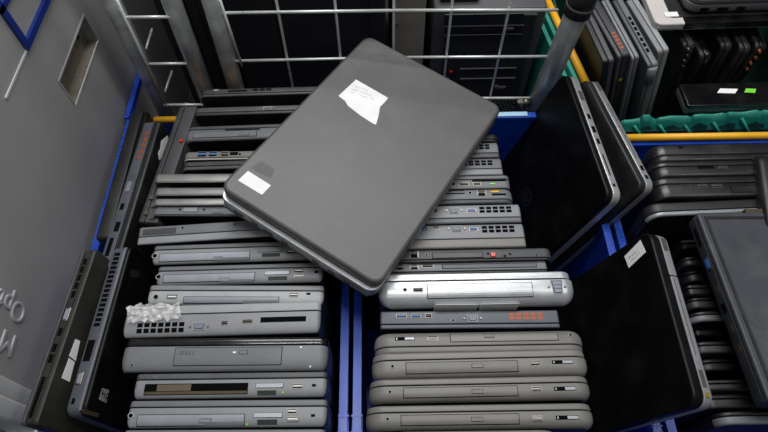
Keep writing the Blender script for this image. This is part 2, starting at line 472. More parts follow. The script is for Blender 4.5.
def biz(label, lt, rt, z=.33, drive=None, jack=None, latch=None, cover=None, slot=None, usbs=(), lock=None, led=None, bay=None, **k):
    fs = []
    if drive: fs.append(('drive', drive[0], drive[1], drive[2], drive[4] if len(drive) > 4 else .6, 'drive_silver', drive[3])); fs.append(('panel', drive[0] + (drive[1] - drive[0]) * .62, drive[1] - 2, drive[3] + 5, .2, 'mid_grey_plastic'))
    if bay: fs.append(('bay', bay[0], bay[1], bay[2], .62, None, bay[3]))
    if latch: fs.append(('button', latch[0], latch[1], latch[2], None, 'grey_plastic'))
    if jack: fs.append(('jack', jack[0] - 3, jack[0] + 3, jack[1]))
    if cover: fs.append(('cover', cover[0], cover[1], cover[2]))
    if slot: fs.append(('slot', slot[0], slot[1], slot[2], .25, 'card_green'))
    for u in usbs: fs.append(('usb', u[0], u[1], u[2], None, 'paper'))
    if lock: fs.append(('lock', lock[0] - 2, lock[0] + 2, lock[1]))
    if led: fs.append(('led', led[0] - 1, led[0] + 1, led[1]))
    kw = dict(base='grey_plastic', lidm='mid_grey_plastic', frac=.26, rc=.006, re=.0022, group=GL, roll=(.55, .0055)); kw.update(k)
    return row(label, lt, rt, z=z, feats=fs, **kw)
biz('grey business laptop whose right end is hidden under the big loose laptop', (151, 245.5, 263.5), (300, 241, 258.5), L=.235,
    drive=(159, 250, 257.6, 255), jack=(155, 256), latch=(214, 222, 258.3), cover=(259, 283, 250.3), slot=(262, 280, 254.8), usbs=[(287, 297, 251.5)])
biz('grey business laptop whose right end just clears the big loose laptop', (155, 266, 285), (321.7, 263, 280.5),
    drive=(163, 255, 278.6, 276.4), jack=(158.8, 277), latch=(219, 229, 279.5), cover=(265, 289, 273), slot=(268, 287, 278), usbs=[(294, 303.6, 269), (294, 303.6, 275.8)], lock=(316.5, 272))
biz('pale grey laptop with a socket at each end, just behind the crumpled plastic film', (146, 287, 303.5), (322, 283.5, 304),
    base='light_grey_plastic', lidm='grey_plastic', frac=.3,
    drive=(183, 279, 300, 300.3, .5), jack=(156, 297), usbs=[(167, 177, 296.8), (289, 298.5, 295)], lock=(308.5, 293.8))
L9 = biz('grey laptop with vent slots and crumpled clear film on its left end', (121, 305, 337), (319, 303.6, 331.5),
    base='grey_plastic', lidm='light_grey_plastic', frac=.3, rc=.006)
for f in [('vent', 136, 184.5, 327.5, .52), ('vga', 192, 206, 326.3), ('usb', 221, 228, 323), ('usb', 242, 253, 321.3), ('slot', 260.6, 306, 319.3, .25)]: L9.feat(*f)
L10 = biz('dark grey laptop with glossy black lid and wide drive, in the left row', (118, 338.5, 371), (325, 337, 369), z=.335,
    base='mid_grey_plastic', lidm='black_gloss', frac=.25, rc=.012, re=.004, roll=(.6, .007))
L10.feat('drive', 174, 282, 356.5, .75, None, 355); L10.feat('button', 240, 247.5, 352.5); L10.feat('led', 233, 236, 352.5, None, 'paper'); L10.feat('led', 300, 302, 347.5, None, 'paper')
L10.feat('jack', 131, 132.5, 365); L10.feat('led', 309, 311, 366, None, 'paper')
biz('grey laptop with an empty open drive bay in the left row', (132, 374.5, 398.5), (325, 371, 396),
    bay=(144, 248, 390.5, 387.5), cover=(256, 283, 385.6), slot=(257, 276, 392.6), usbs=[(292, 303, 386.3)], lock=(314, 385.3), led=(283, 392.6), lidm='dark_grey_plastic')
biz('grey business laptop just in front of the one with the empty drive bay', (125, 401, 427.6), (325, 399.5, 426),
    drive=(136.5, 244.5, 421, 420), jack=(131, 415.7), latch=(199, 211, 420.8), cover=(254, 282, 415.2), slot=(257, 277, 422), usbs=[(287, 297.5, 411.3), (286.5, 299, 419.2)], lock=(313, 415.5), led=(247, 424))
biz('laptop cut by the bottom of the photo in the left row', (119, 430.5, 456), (323, 429, 455), lidm='mid_grey_plastic')

def edge_text(lp, body, px, py, size, mt='dim_mark', parent=None):
    x, y = lp.edge(px, py)
    cu = bpy.data.curves.new('t', 'FONT'); cu.body = body; cu.size = size; cu.extrude = .0002
    o = bpy.data.objects.new('t', cu); COL.objects.link(o)
    me = bpy.data.meshes.new_from_object(o.evaluated_get(bpy.context.evaluated_depsgraph_get()))
    bpy.data.objects.remove(o); me.materials.clear(); me.materials.append(MATS[mt])
    n = bpy.data.objects.new('lettering', me); COL.objects.link(n); n.parent = parent or lp.root
    n.matrix_local = Matrix.Translation((x, y, .0009 + (lp.zp(y) if lp.zp else 0)))
edge_text(L10, 'D E L L', 180, 354.8, .0062, 'dark_ink', L10.drive)
def film():
    mb = MB(); mi = mb.mi('plastic_film'); nx, ny = 16, 7
    c = [hz(128, 322, .334), hz(181, 319, .334), hz(180, 303, .334), hz(127, 306, .334)]
    for j in range(ny + 1):
        for i in range(nx + 1):
            u, v = i / nx, j / ny
            p = (c[0] * (1 - u) + c[1] * u) * (1 - v) + (c[3] * (1 - u) + c[2] * u) * v
            p += Vector((random.uniform(-.0015, .0015), random.uniform(-.0015, .0015), .0012 + .004 * random.random() * math.sin(math.pi * v) ** .5))
            if j in (0, ny): p.y += random.uniform(-.003, .003)
            mb.v.append(tuple(p))
    for j in range(ny):
        for i in range(nx):
            a = j * (nx + 1) + i; mb.face([a, a + 1, a + nx + 2, a + nx + 1], mi)
    tag(mb.build('plastic_film'), 'crumpled strip of clear plastic film lying on the left end of a grey laptop', 'plastic film')
film()

# ---- right crate, back to front (their left ends run under the loose laptop)
def rrow(label, xr, y0, y1, z=.33, L=.235, ang=0., feats=(), **k):
    P2 = hz(xr, y1, z); a = math.radians(ang); P1 = P2 - Vector((math.cos(a), math.sin(a), 0)) * L
    T = (hz(xr, y0, z) - P2).length
    kw = dict(base='mid_grey_plastic', lidm='dark_grey_plastic', lid='near', frac=.3, rc=.004, roll=(.4, .002)); kw.update(k)
    return Laptop(label, P1, P2, T, z - .008, feats=feats, group=GR, **kw)
rrow('black laptop with a rounded corner at the very back of the right row', 499, 133.5, 141, z=.325, base='black_plastic_and_shade', lidm='black_plastic_and_shade', rc=.012, re=.004)
rrow('rearmost laptop with a square vent grille in the right row', 499.5, 142.3, 157, feats=[('vent', 455, 490, 147)])
rrow('vented laptop with a pale lid strip, right row, second vent grille from the back', 503, 158, 174.2, lidm='grey_plastic', frac=.36, feats=[('vent', 455, 493, 163)])
rrow('grey laptop with a long card slot and greenish socket in the right row', 510.5, 174.9, 187.4, lid='far', frac=.3, rc=.008,
     lidm='mid_grey_plastic', feats=[('jack', 450, 456, 184), ('hdmi', 459, 469, 184.4), ('usb', 473, 481, 184), ('led', 490, 495, 184, None, 'green_led'), ('slot', 472, 506, 179.6, .2)])
rrow('grey laptop with a bright yellow tab in its socket, right row', 513.5, 188.6, 202.5, rc=.014, re=.004, frac=.28,
     feats=[('slot', 440, 464.6, 192, .4), ('jack', 468, 472, 193), ('rj45', 477, 486, 193), ('panel', 490.6, 499, 191, .25, 'gold'), ('slot', 492, 506, 194.4, .2)])
rrow('rear one of two matching vented laptops with blue sockets in the right row', 521.5, 204, 221.8, base='grey_plastic', lidm='mid_grey_plastic', frac=.28, re=.003,
     feats=[('usb', 431, 437.5, 210.5), ('vga', 448, 460, 210.8), ('usb3', 467, 476, 210.8), ('vent', 478.5, 512, 209.5)])
rrow('front one of two matching vented laptops with blue sockets in the right row', 526, 223.5, 246.5, base='grey_plastic', lidm='warm_grey_plastic', frac=.38, re=.003,
     feats=[('usb3', 419, 427, 228.6), ('usb', 433, 439.6, 228), ('vga', 450, 463, 228.8), ('usb3', 469, 478, 229.5), ('vent', 481, 515, 229)])
rrow('dark laptop with a red dot button on its edge, in the right row', 552, 247.6, 259.3, z=.335, base='dark_grey_plastic', lidm='charcoal_plastic', frac=.18, rc=.01, re=.003,
     feats=[('rj45', 409.5, 418.7, 254.5), ('jack', 424.8, 428, 255), ('drive', 432, 483, 255.5, .6), ('red', 490, 496, 255), ('lock', 487, 489, 253.6), ('lock', 503.5, 506, 256), ('lock', 509, 511, 254), ('splitline', 536, 537, 254)])
rrow('dark grey laptop between the one with the red dot and the silver one', 547.5, 260, 271.6, base='mid_grey_plastic', lidm='charcoal_plastic', frac=.2,
     feats=[('rj45', 396, 404, 265), ('rj45', 409.5, 418.7, 265), ('usb', 421.6, 433.6, 266), ('drive', 442, 537, 266, .5, 'slate_plastic')])
L = row('bright silver laptop with white labels under it, its left end below the loose laptop', (381, 274, 304.5), (576, 271.5, 301), z=.345, group=GR,
    base='silver_plastic', lidm='silver_plastic', frac=.25, rc=.014, re=.007, relid=.002, roll=(.65, .017))
for f in [('jack', 403, 407, 290), ('usb', 413, 423, 290), ('drive', 427, 533, 290.5, .62, None, 289.5), ('vga', 550.5, 563.4, 285.5, .6)]: L.feat(*f)
L.sticker([(436, 304.6), (479, 304.2), (476, 310.4), (433, 310.8)], label='white printed label')
L.sticker([(481, 304), (520, 303), (516, 309.6), (478, 310.6)], label='white printed label')
L = row('dark laptop with a copper coloured vent in front of the silver laptop', (381, 311.5, 329), (560, 310, 327.5), group=GR,
    base='slate_plastic', lidm='slate_plastic', frac=.25, lid='near', rc=.003)
for f in [('usb3', 396, 407, 316.2), ('usb3', 411, 421, 316.2), ('usb', 425, 432, 315.8), ('jack', 451.5, 455, 320.5), ('vga', 466, 479, 318.5), ('vent', 508, 543.5, 316, .6, 'orange_copper')]: L.feat(*f)
wg = dict(base='warm_grey_plastic', lidm='warm_grey_plastic', group=GR, rc=.02, re=.005, relid=.003, z=.345, roll=(.6, .010))
L = row('warm grey laptop facing the other way, its power socket at the right end', (376, 332, 354), (586, 328.5, 350.5), lid='near', frac=.3, **wg)
for f in [('slider', 395, 414.7, 338.6), ('usb', 427.4, 438, 338.4, None, 'pale_grey_plastic'), ('drive', 450, 558, 338, .6, None, 336), ('button', 484, 494, 336), ('jack', 568.5, 572.5, 334.8)]: L.feat(*f)
for lab, lt, rt, jk, dr, bt, us, cv in (
    ('rearmost of the three matching warm grey laptops at the front right', (373.7, 354.5, 378.5), (591, 347.8, 373.6), (392.5, 366.4), (405.6, 518, 369, 365), (472, 483, 366), (530, 540.7, 363.4), (552, 573, 362)),
    ('middle one of the three matching warm grey laptops at the front right', (370.7, 380, 402.5), (593.7, 374.8, 398), (390, 392), (403, 518, 393, 390.5), (472, 483, 391.6), (531, 541.6, 389), (554, 576, 388.6)),
    ('nearest of the three matching warm grey laptops at the front right', (367.5, 406.5, 430), (597, 402.3, 426.5), (387.7, 419), (400.7, 519.5, 420.5, 418.5), (471.6, 482.7, 419.4), (532, 543, 418.6), (556, 579, 417.5))):
    L = row(lab, lt, rt, frac=.3, **wg)
    L.feat('jack', jk[0] - 2, jk[0] + 2, jk[1]); L.feat('drive', dr[0], dr[1], dr[2], .66, None, dr[3]); L.feat('button', *bt)
    L.feat('usb', *us, None, 'pale_grey_plastic'); L.feat('slider', *cv)
row('warm grey laptop just peeping in at the bottom edge of the right row', (392, 431.5, 458), (560, 429.6, 456), frac=.3, **wg)

# ---- laptops set lengthwise at the left of the left crate
def side(label, far, near, T, theta, z=.33, Hh=.32, **k):
    k.setdefault('faces', None)
    t = math.radians(theta)
    P1 = hz(*far, z); P2 = hz(*near, z)
    return Laptop(label, P1, P2, T, Hh, down=(-math.sin(t), 0, -math.cos(t)), **k)
D1 = side('olive black laptop with two white labels, leaning beside the grey container', (81, 250), (19, 424), .023, -9, lid='near', frac=.28, z=.36, Hh=.345,
          base='olive_black', lidm='dark_grey_plastic', rc=.005, group=GL)
D1.base.data.materials[0] = MATS['olive_black']
for i in range(5):
    xa, ya = 95.5 - 3.7 * i - 3.8, 263 + 8.6 * i
for f in [('slot', 93, 77, 262, .3, None, 301)]: pass
def edgebox(lp, name, u0, u1, v0, v1, mt, h=.0006, parent=None, low=-.0005):
    mb = MB(); mb.box(u0 * lp.L, u1 * lp.L, v0 * lp.T, v1 * lp.T, low, h, mt); return mb.build(name, parent or lp.root)
mbv = MB()
for i in range(5):
    u = .06 + i * .052; mbv.box(u * D1.L, (u + .04) * D1.L, .42 * D1.T, .62 * D1.T, -.0005, .0004, 'hole')
mbv.build('vent_grille', D1.root)
def lvga(lp, u0, u1, v0, v1):
    mb = MB(); mb.slab(u0 * lp.L, u1 * lp.L, -.001, .001, v0 * lp.T, v1 * lp.T, .0005, .0005, 'port_metal', seg=2, rs=1)
    w = u1 - u0; mb.box((u0 + .12 * w) * lp.L, (u1 - .12 * w) * lp.L, (v0 + .08) * lp.T, (v1 - .08) * lp.T, 0, .0014, 'vga_blue')
    return mb.build('display_port', lp.root)
lvga(D1, .37, .45, .36, .72)
for u in (.49, .58, .64): edgebox(D1, 'usb_port', u, u + .045, .40, .62, 'hole')
edgebox(D1, 'card_slot', .76, .99 - .02, .40, .6, 'hole')
edgebox(D1, 'seam', .01, .99, .70, .73, 'hole', .0002)
D1.sticker([(75.5, 339), (80, 341), (75.5, 361), (69, 356)], 1, label='white label, upper one')
D1.sticker([(69, 358), (74.5, 362), (69.5, 382), (61.5, 378)], 1, label='white label, lower one')
D2 = side('black laptop with a small silver round logo at the front left', (114, 246), (64, 414), .027, -9, lid='far', frac=.3, z=.335,
          base='slate_plastic', lidm='black_lid', rc=.012, re=.003, group=GL)
D2.lid.data.materials[0] = MATS['black_lid']
mb = MB(); mb.box(0.02 * D2.L, .985 * D2.L, D2.T * .70, D2.T * .80, -.003, .0012, 'mid_grey_plastic'); mb.build('lid_rim', D2.root)
mb = MB()
for i in range(16):
    u = .05 + i * .03; mb.box(u * D2.L, (u + .02) * D2.L, .18 * D2.T, .5 * D2.T, -.0005, .0004, 'hole')
mb.build('vent_grille', D2.root)
edgebox(D2, 'card_slot', .60, .72, .15, .5, 'hole')
lvga(D2, .78, .85, .12, .42)
edgebox(D2, 'lock_slot', .92, .95, .2, .35, 'hole')
# round logo with two slanted letters
def roundlogo(lp, cx, cy, r, mt_ring, side_, mt_fill=None, name='logo'):
    x, z = lp.near(cx, cy, lp.T if side_ else 0); y = lp.T if side_ else 0; s_ = 1 if side_ else -1
    mb = MB()
    n = 28
    ring = [(x + r * math.cos(2 * math.pi * i / n), z + r * math.sin(2 * math.pi * i / n)) for i in range(n)]
    ri = [(x + r * .8 * math.cos(2 * math.pi * i / n), z + r * .8 * math.sin(2 * math.pi * i / n)) for i in range(n)]
    if mt_fill: mb.poly([(a, y + s_ * .0006, b) for a, b in ring], mt_fill, (0, -s_ * .0005, 0))
    else:
        for i in range(n):
            j = (i + 1) % n
            mb.poly([(ring[i][0], y + s_ * .0005, ring[i][1]), (ring[j][0], y + s_ * .0005, ring[j][1]), (ri[j][0], y + s_ * .0005, ri[j][1]), (ri[i][0], y + s_ * .0005, ri[i][1])], mt_ring)
    k = r * .1
    def bar(u0, v0, u1, v1):
        d = Vector((u1 - u0, v1 - v0)).normalized(); nn = Vector((-d.y, d.x)) * k
        mb.poly([(x + a * 1, y + s_ * .0009, z + b) for a, b in ((u0 * r + nn.x, v0 * r + nn.y), (u1 * r + nn.x, v1 * r + nn.y), (u1 * r - nn.x, v1 * r - nn.y), (u0 * r - nn.x, v0 * r - nn.y))], 'hole' if mt_fill else mt_ring)
    # h
    bar(-.15, .8, -.5, -.45); bar(-.33, .2, -.05, .2); bar(-.05, .2, -.25, -.45)
    # p
    bar(.28, .25, -.1, -.85); bar(.28, .25, .55, .25); bar(.55, .25, .35, -.4); bar(.05, -.4, .35, -.4)
    return mb.build(name, lp.lid)
lg = D2.sticker([(102.5, 388), (109, 390), (106, 403), (99, 399.5)], 1, mt='logo_grey', name='logo')
D2.ink([[(102.5, 390), (101.5, 396)], [(102, 393.3), (104.3, 394)], [(104.3, 394), (103.6, 398)], [(106.5, 393.5), (105, 401.5)], [(106.5, 393.5), (108, 394.3)], [(108, 394.3), (107, 398.5)], [(105.6, 398), (107, 398.5)]], 1, mt='hole', w=.0007, parent=lg, name='letters')
D2.sticker([(130, 269), (138, 271), (140, 277), (131, 277)], 1, mt='dim_mark', label='dim dark sticker', parent=D2.lid)
D2.sticker([(84, 409), (99, 413.5), (98, 417.5), (82, 413)], 1, mt='brown_metal', name='hinge_plate')
D4 = side('slate laptop with a torn white label on its black face, back left', (144, 122), (97, 268), .029, -7, lid='far', frac=.32, z=.33, Hh=.32,
          base='slate_plastic', lidm='black_plastic_and_shade', rc=.006, re=.003, group=GL)
D4.sticker([(161, 141), (167.5, 135.5), (169, 142), (166, 150), (165.5, 156), (159, 160), (158, 153), (160.5, 148)], 1, label='torn white label')
mb = MB()
for i in range(5): mb.box((.08 + i * .045) * D4.L, (.11 + i * .045) * D4.L, .3 * D4.T, .5 * D4.T, -.0005, .0004, 'orange_copper')
mb.build('vent_grille', D4.root)
edgebox(D4, 'button', .45, .52, .2, .45, 'grey_plastic', .001)
edgebox(D4, 'usb_port', .60, .64, .2, .4, 'hole'); edgebox(D4, 'usb_port', .72, .78, .25, .5, 'hole'); edgebox(D4, 'card_slot', .82, .93, .2, .4, 'hole')
edgebox(D4, 'seam', .01, .99, .62, .65, 'hole', .0003)
D3 = side('dark laptop set lengthwise with a red dot on its edge, back left', (180, 106), (138, 222), .030, -6, lid='near', frac=.3, z=.325, Hh=.315,
          base='dark_grey_plastic', lidm='charcoal_plastic', rc=.003, re=.001, group=GL)
x, y = D3.edge(181.5, 141.5)
mb = MB(); mb.tube((x, y, -.001), (x, y, .0035), .0037, 'red_plastic', 18, r2=.0025); o = mb.build('button', D3.root); o['label'] = 'round red button'
for u, v in ((.80, .2), (.86, .45), (.92, .2), (.95, .6)): edgebox(D3, 'hinge', u, u + .03, v, v + .2, 'port_metal', .003)

P_ = hz(131, 112, .30); Q_ = hz(95, 238, .30)  # filler laptop added so the gap beside the blue rim stays black
Laptop('black filler laptop added to darken the gap between the blue rim and slate laptop', P_, Q_, .030, .29, base='black_plastic_and_shade', lidm='black_lid', rc=.006, re=.003, faces=None, group=GL)
# ---- leaning laptops in the right crate
def lean(label, far, near, T, theta, z, Hh, **k):
    return side(label, far, near, T, theta, z=z, Hh=Hh, **k)
R1 = lean('big black leaning laptop with a silver side and faint round logo', (564, 72), (609, 197), .025, 17, .345, .345,
          lid='near', frac=.42, base='silver_plastic', lidm='black_lid', rc=.016, re=.003, group=GR)
def sideports(lp, items):
    for nm, u0, u1, v0, v1, mt in items: edgebox(lp, nm, u0, u1, v0, v1, mt, .0005)
sideports(R1, [('display_port', .16, .24, .55, .85, 'case_grey'), ('usb_port', .36, .40, .6, .8, 'hole'), ('usb_port', .46, .51, .58, .82, 'hole'), ('usb_port', .56, .60, .6, .8, 'hole'),
               ('vent_grille', .68, .84, .62, .7, 'hole'), ('lock_slot', .90, .92, .6, .75, 'hole')])
roundlogo(R1, 527, 197, .017, 'dim_mark', 0)
R2 = lean('black leaning laptop with silver side, right behind the one with faint logo', (585, 78), (642, 187), .027, 19, .345, .345,
          lid='near', frac=.45, base='silver_plastic', lidm='black_plastic_and_shade', rc=.014, re=.003, group=GR)
sideports(R2, [('display_port', .03, .12, .62, .88, 'case_grey'), ('card_slot', .25, .75, .70, .74, 'case_grey'), ('usb_port', .82, .86, .62, .82, 'hole'), ('power_socket', .90, .93, .62, .8, 'hole')])
R3 = lean('large black laptop leaning at the front right with a handwritten white label', (649, 230), (697, 404), .029, 21, .355, .335,
          lid='near', frac=.52, base='grey_plastic', lidm='black_lid', rc=.016, re=.003, group=GR)
sideports(R3, [('display_port', .04, .12, .6, .85, 'case_grey'), ('seam', .28, .285, .45, .95, 'hole'), ('card_slot', .30, .74, .68, .71, 'case_grey'), ('usb_port', .82, .91, .58, .8, 'case_grey'), ('power_socket', .935, .96, .6, .8, 'gold')])
st = R3.sticker([(624.5, 256.5), (640.5, 240), (646, 252), (629, 268)], 0, label='white label with handwriting')
R3.ink([[(628, 258), (629.5, 256), (630, 258.5), (632, 255), (633, 256), (634.5, 252.5), (636, 253), (638, 249.5)],
        [(631, 262), (632.5, 259), (633.5, 260.5), (634, 257.5), (635.5, 258.5), (637, 255), (639, 254), (640, 251)]], 0, mt='ink', w=.0004, parent=st)

# ---- the loose laptop lying across both rows
Dl = Vector((-.220, .442, .405)); Cn = Vector((-.010, .307, .374)); A = Vector((-.020, .760, .384)); B = Vector((.188, .625, .353))
mid1 = (Dl + Cn) / 2; mid2 = (A + B) / 2
down = (mid2 - mid1).normalized(); X = (Cn - Dl).normalized(); Zl = -(down - X * down.dot(X)).normalized(); Y = Zl.cross(X)
T = .036
TOP = Laptop('large worn dark grey laptop lying loose across both rows with two white labels', Dl - Y * T, Cn - Y * T, T, (mid2 - mid1).length, down=down,
             lid='far', frac=.38, base='silver_plastic', lidm='worn_lid', rc=.016, re=.003, relid=.006, gap=.005, faces=None, baseup=.006)

for u0, u1 in ((.10, .16), (.22, .26), (.30, .36), (.42, .46), (.62, .66), (.72, .76), (.82, .86)):
    mb = MB(); mb.box(u0 * TOP.L, u1 * TOP.L, T * .14, T * .30, 0, .0067, 'case_grey'); mb.build('usb_port', TOP.root)
mb = MB(); mb.box(.03 * TOP.L, .97 * TOP.L, 0.001, T * .10, 0, .0066, 'dark_grey_plastic'); mb.build('bottom_edge', TOP.root)
s1 = TOP.sticker([(356, 79.6), (388, 98), (385.5, 101.5), (380, 107), (378.5, 116), (376, 124.7), (373.5, 124), (361, 116), (348, 106), (345, 101), (338.5, 96)], 1, label='torn white label')
TOP.ink([[(354, 86), (360, 88.5)], [(362, 88), (368, 91.5)], [(351, 89), (358, 91)], [(361, 92), (372, 96)], [(350, 92), (354, 93)], [(360, 95.5), (368, 98)], [(370, 97), (374, 100)]], 1, mt='ink', w=.0004, parent=s1)
TOP.sticker([(248, 171), (271, 185.5), (262, 195), (238, 180.5)], 1, label='small white rectangular label')
TOP.sticker([(261, 161), (275, 169), (271, 178), (250, 168)], 1, mt='dark_grey_plastic', name='residue_patch', lift=.00015)
# ---------------------------------------------------------------- crates
def crate(label, x0, x1, y0, y1, h, mats, name='crate', rot=0., group=None, jag=False):
    cx, cy = (x0 + x1) / 2, (y0 + y1) / 2
    M_ = Matrix.Translation((cx, cy, 0)) @ Matrix.Rotation(rot, 4, 'Z')
    r = root(name, M_, label, 'crate', group)
    a, b = (x1 - x0) / 2, (y1 - y0) / 2; t = .004; ins = .007
    mb = MB()
    mb.box(-a + ins, a - ins, -b + ins, b - ins, .001, .005, mats[0])
    mb.box(-a + ins, a - ins, -b + ins, -b + ins + t, .004, h - .001, mats[0]); mb.box(-a + ins, a - ins, b - ins - t, b - ins, .004, h - .001, mats[0])
    mb.box(-a + ins, -a + ins + t, -b + ins, b - ins, .004, h - .001, mats[0]); mb.box(a - ins - t, a - ins, -b + ins, b - ins, .004, h - .001, mats[0])
    mb.build('crate_body', r)
    mb = MB()
    w = .0115
    for (p, q, u, v) in ((-a, a, -b, -b + w), (-a, a, b - w, b), (-a, -a + w, -b + w, b - w), (a - w, a, -b + w, b - w)):
        mb.box(p, q, u, v, h - .006, h, mats[1]); 
        mb.box(p + .001, q - .001, u + .001, v - .001, h - .032, h - .027, mats[1])
    mb.build('rim', r)
    mb = MB()
    n = 5
    for i in range(n + 1):
        y = -b + .03 + i * (2 * b - .06) / n
        for sx in (-1, 1):
            mb.box(min(sx * a, sx * (a - .008)), max(sx * a, sx * (a - .008)), y - .002, y + .002, .02, h - .004, mats[0])
    for i in range(4):
        x = -a + .03 + i * (2 * a - .06) / 3
        for sy in (-1, 1): mb.box(x - .002, x + .002, min(sy * b, sy * (b - .008)), max(sy * b, sy * (b - .008)), .02, h - .004, mats[0])
    for sx in (-1, 1):
        for yy_ in (-b + .04, b - .04):
            mb.box(min(sx * (a + .0015), sx * (a - .013)), max(sx * (a + .0015), sx * (a - .013)), yy_ - .045, yy_ + .045, h - .045, h - .010, mats[0])
            for q_ in (-.04, -.02, 0, .02, .04): mb.box(min(sx * (a + .002), sx * (a - .0125)), max(sx * (a + .002), sx * (a - .0125)), yy_ + q_ - .001, yy_ + q_ + .001, h - .010, h + .0008, mats[1])
    mb.build('ribs', r)
    return r
BM = ('blue_crate', 'blue_crate_rim')
crate('blue plastic crate at the left, packed with laptops beside the grey container', -.461, -.054, .095, .70, .25, BM, group='blue crates of laptops')
crate('blue plastic crate in the middle, holding the silver laptop', -.047, .358, .095, .70, .25, BM, group='blue crates of laptops')
crate('blue plastic crate at the right edge with a yellow bar along its back', .366, .77, .04, .632, .25, BM, group='blue crates of laptops')

mb = MB(); mb.box(-.468, -.459, .706, .84, .238, .25, 'blue_crate'); tag(mb.build('blue_board'), 'thin blue plastic strip between the grey container and the cage frame', 'plastic strip')
mb = MB(); mb.box(.09, .262, .6905, .7005, .2503, .2525, 'rim_highlight_blue', bev=.0008); tag(mb.build('rim_highlight'), 'pale blue painted highlight along the back rim of the middle crate', 'plastic strip')  # thin pale box painted in as the glossy rim's bright reflection
def bar(label, p, q, r=.006):
    mb = MB(); mb.tube(p, q, r, 'yellow_plastic', 16); tag(mb.build('yellow_bar'), label, 'bar')
p = hz(152, 125, .262); q = hz(178, 125, .262)
bar('short stretch of yellow bar at the back of the left blue crate', (p.x, .694, .2565), (q.x + .2, .694, .2565))
bar('long yellow bar right in front of the green crate', (.40, .632, .2565), (.80, .630, .2565), .0065)

# green crate behind
G4 = root('crate', Vector((.6, .66, 0)), 'green plastic crate with a broken wavy rim, behind the yellow bar', 'crate')
mb = MB()
mb.box(-.225, .25, .02, .024, .002, .215, 'green_shade'); mb.box(-.225, .25, .56, .564, .002, .25, 'green_shade')
mb.box(-.225, -.221, .02, .56, .002, .22, 'green_shade'); mb.box(.246, .25, .02, .56, .002, .22, 'green_shade'); mb.box(-.225, .25, .02, .56, .002, .006, 'green_shade')
mb.build('crate_body', G4)
mb = MB()
O4 = Vector((.6, .66, 0))
n = 48; prof = []
for i in range(n + 1):
    u = i / n; px = 621 + 152 * u
    top = 119.5 - 10.5 * u + .5 * math.sin(i * .7) - (3 if 7 <= i <= 9 else 0) + (1.5 if i % 11 == 0 else 0)
    bot = 140 - 2 * u
    A_ = hy(px, top, .70) - O4; B_ = hy(px, top + 1.2, .690) - O4; C_ = hy(px, top + 7 - 1.5 * math.sin(i * .55), .688) - O4
    D_ = hy(px, bot, .676) - O4
    prof.append((A_, B_, C_, D_))
for a_, b_ in zip(prof, prof[1:]):
    o_ = len(mb.v); mi = mb.mi('green_crate')
    for p_ in a_ + b_: mb.v.append(tuple(p_))
    for k in range(3): mb.face([o_ + k, o_ + 4 + k, o_ + 5 + k, o_ + 1 + k], mi, True)
mb.build('broken_rim', G4)
mb = MB()
for i0 in (5, 13, 21, 30, 39):
    for k in range(6):
        if i0 + k + 1 > n: break
        a_ = prof[i0 + k]; b_ = prof[i0 + k + 1]; t0 = .15 + .05 * abs(k - 3); 
        q = [a_[2].lerp(a_[3], t0), b_[2].lerp(b_[3], t0), b_[2].lerp(b_[3], .62 - .03 * k), a_[2].lerp(a_[3], .62 - .03 * (k - 1))]
        q = [v + Vector((0, -.0015, .0005)) for v in q]
        mb.poly(q, 'green_shade')  # flat dark patches painted as shade in the rim's hollows
mb.build('recess_shade', G4)
for i0 in (4, 12, 20, 29, 38):
    mb = MB(); a_ = prof[i0][2] + Vector((0, -.002, 0)); b_ = prof[min(n, i0 + 3)][3] + Vector((0, -.003, .002)); mb.tube(a_, b_, .0028, 'green_crate', 8); mb.build('rim_rib', G4)
# left rail of the green crate
pa = hz(547, 0, .25); pb = hz(584, 79, .25)
mb = MB(); mb.tube(pa + (pa - pb) * .4, pb + (pb - pa) * .1, .0075, 'yellow_plastic', 14)
tag(mb.build('yellow_bar'), 'slanting yellow bar behind the thick steel post at the top right', 'bar')
mb = MB()
d = (pb - pa).normalized(); nrm = Vector((-d.y, d.x, 0)) * -1
for off, hh in ((-.016, .245), (-.028, .235)):
    a = pa - d * .1 + Vector((off, 0, 0)); b = pb + d * .02 + Vector((off, 0, 0))
    mb.poly([(a.x, a.y, .02), (b.x, b.y, .02), (b.x, b.y, hh), (a.x, a.y, hh)], 'green_crate', (.008, 0, 0))
tag(mb.build('green_panel'), 'green plastic crate side along the slanting yellow bar', 'crate side')

# ---------------------------------------------------------------- third crate laptops
G3 = 'laptops in the right hand blue crate'
def r3(label, xl, y0, y1, z=.33, L=.24, ang=0., feats=(), **k):
    P1 = hz(xl, y1, z); a = math.radians(ang); P2 = P1 + Vector((math.cos(a), math.sin(a), 0)) * L
    T = (hz(xl, y0, z) - P1).length
    kw = dict(base='dim_plastic', lidm='dim_plastic', rc=.02, re=.004, frac=.35); kw.update(k)
    return Laptop(label, P1, P2, T, z - .008, feats=feats, group=G3, **kw)
r3('dark laptop with rounded end, nearest the long yellow bar', 657, 145, 161, feats=[('slot', 678, 683, 147.5, .2)], lid='near')
r3('dark laptop with card slot and one socket, behind the hazy flat laptop', 658, 161.5, 176.5, feats=[('slot', 697, 713, 165.5, .25), ('usb', 717, 727, 166, None, 'port_metal')])
r3('dark laptop with two round audio jacks, behind the hazy flat laptop', 660, 177.5, 197.5, feats=[('jack', 683, 686, 186, None, 'port_metal'), ('jack', 691, 694, 186, None, 'port_metal'), ('usb', 698, 707, 186), ('usb', 712, 722, 186), ('drive', 731, 775, 189, .5)])
r3('black laptop with thin silver trim line, right behind the hazy flat laptop', 652, 203, 216, z=.325, lid='near', frac=.3, base='black_plastic_and_shade', lidm='cover_silver', ang=1.5, rc=.02, L=.2)
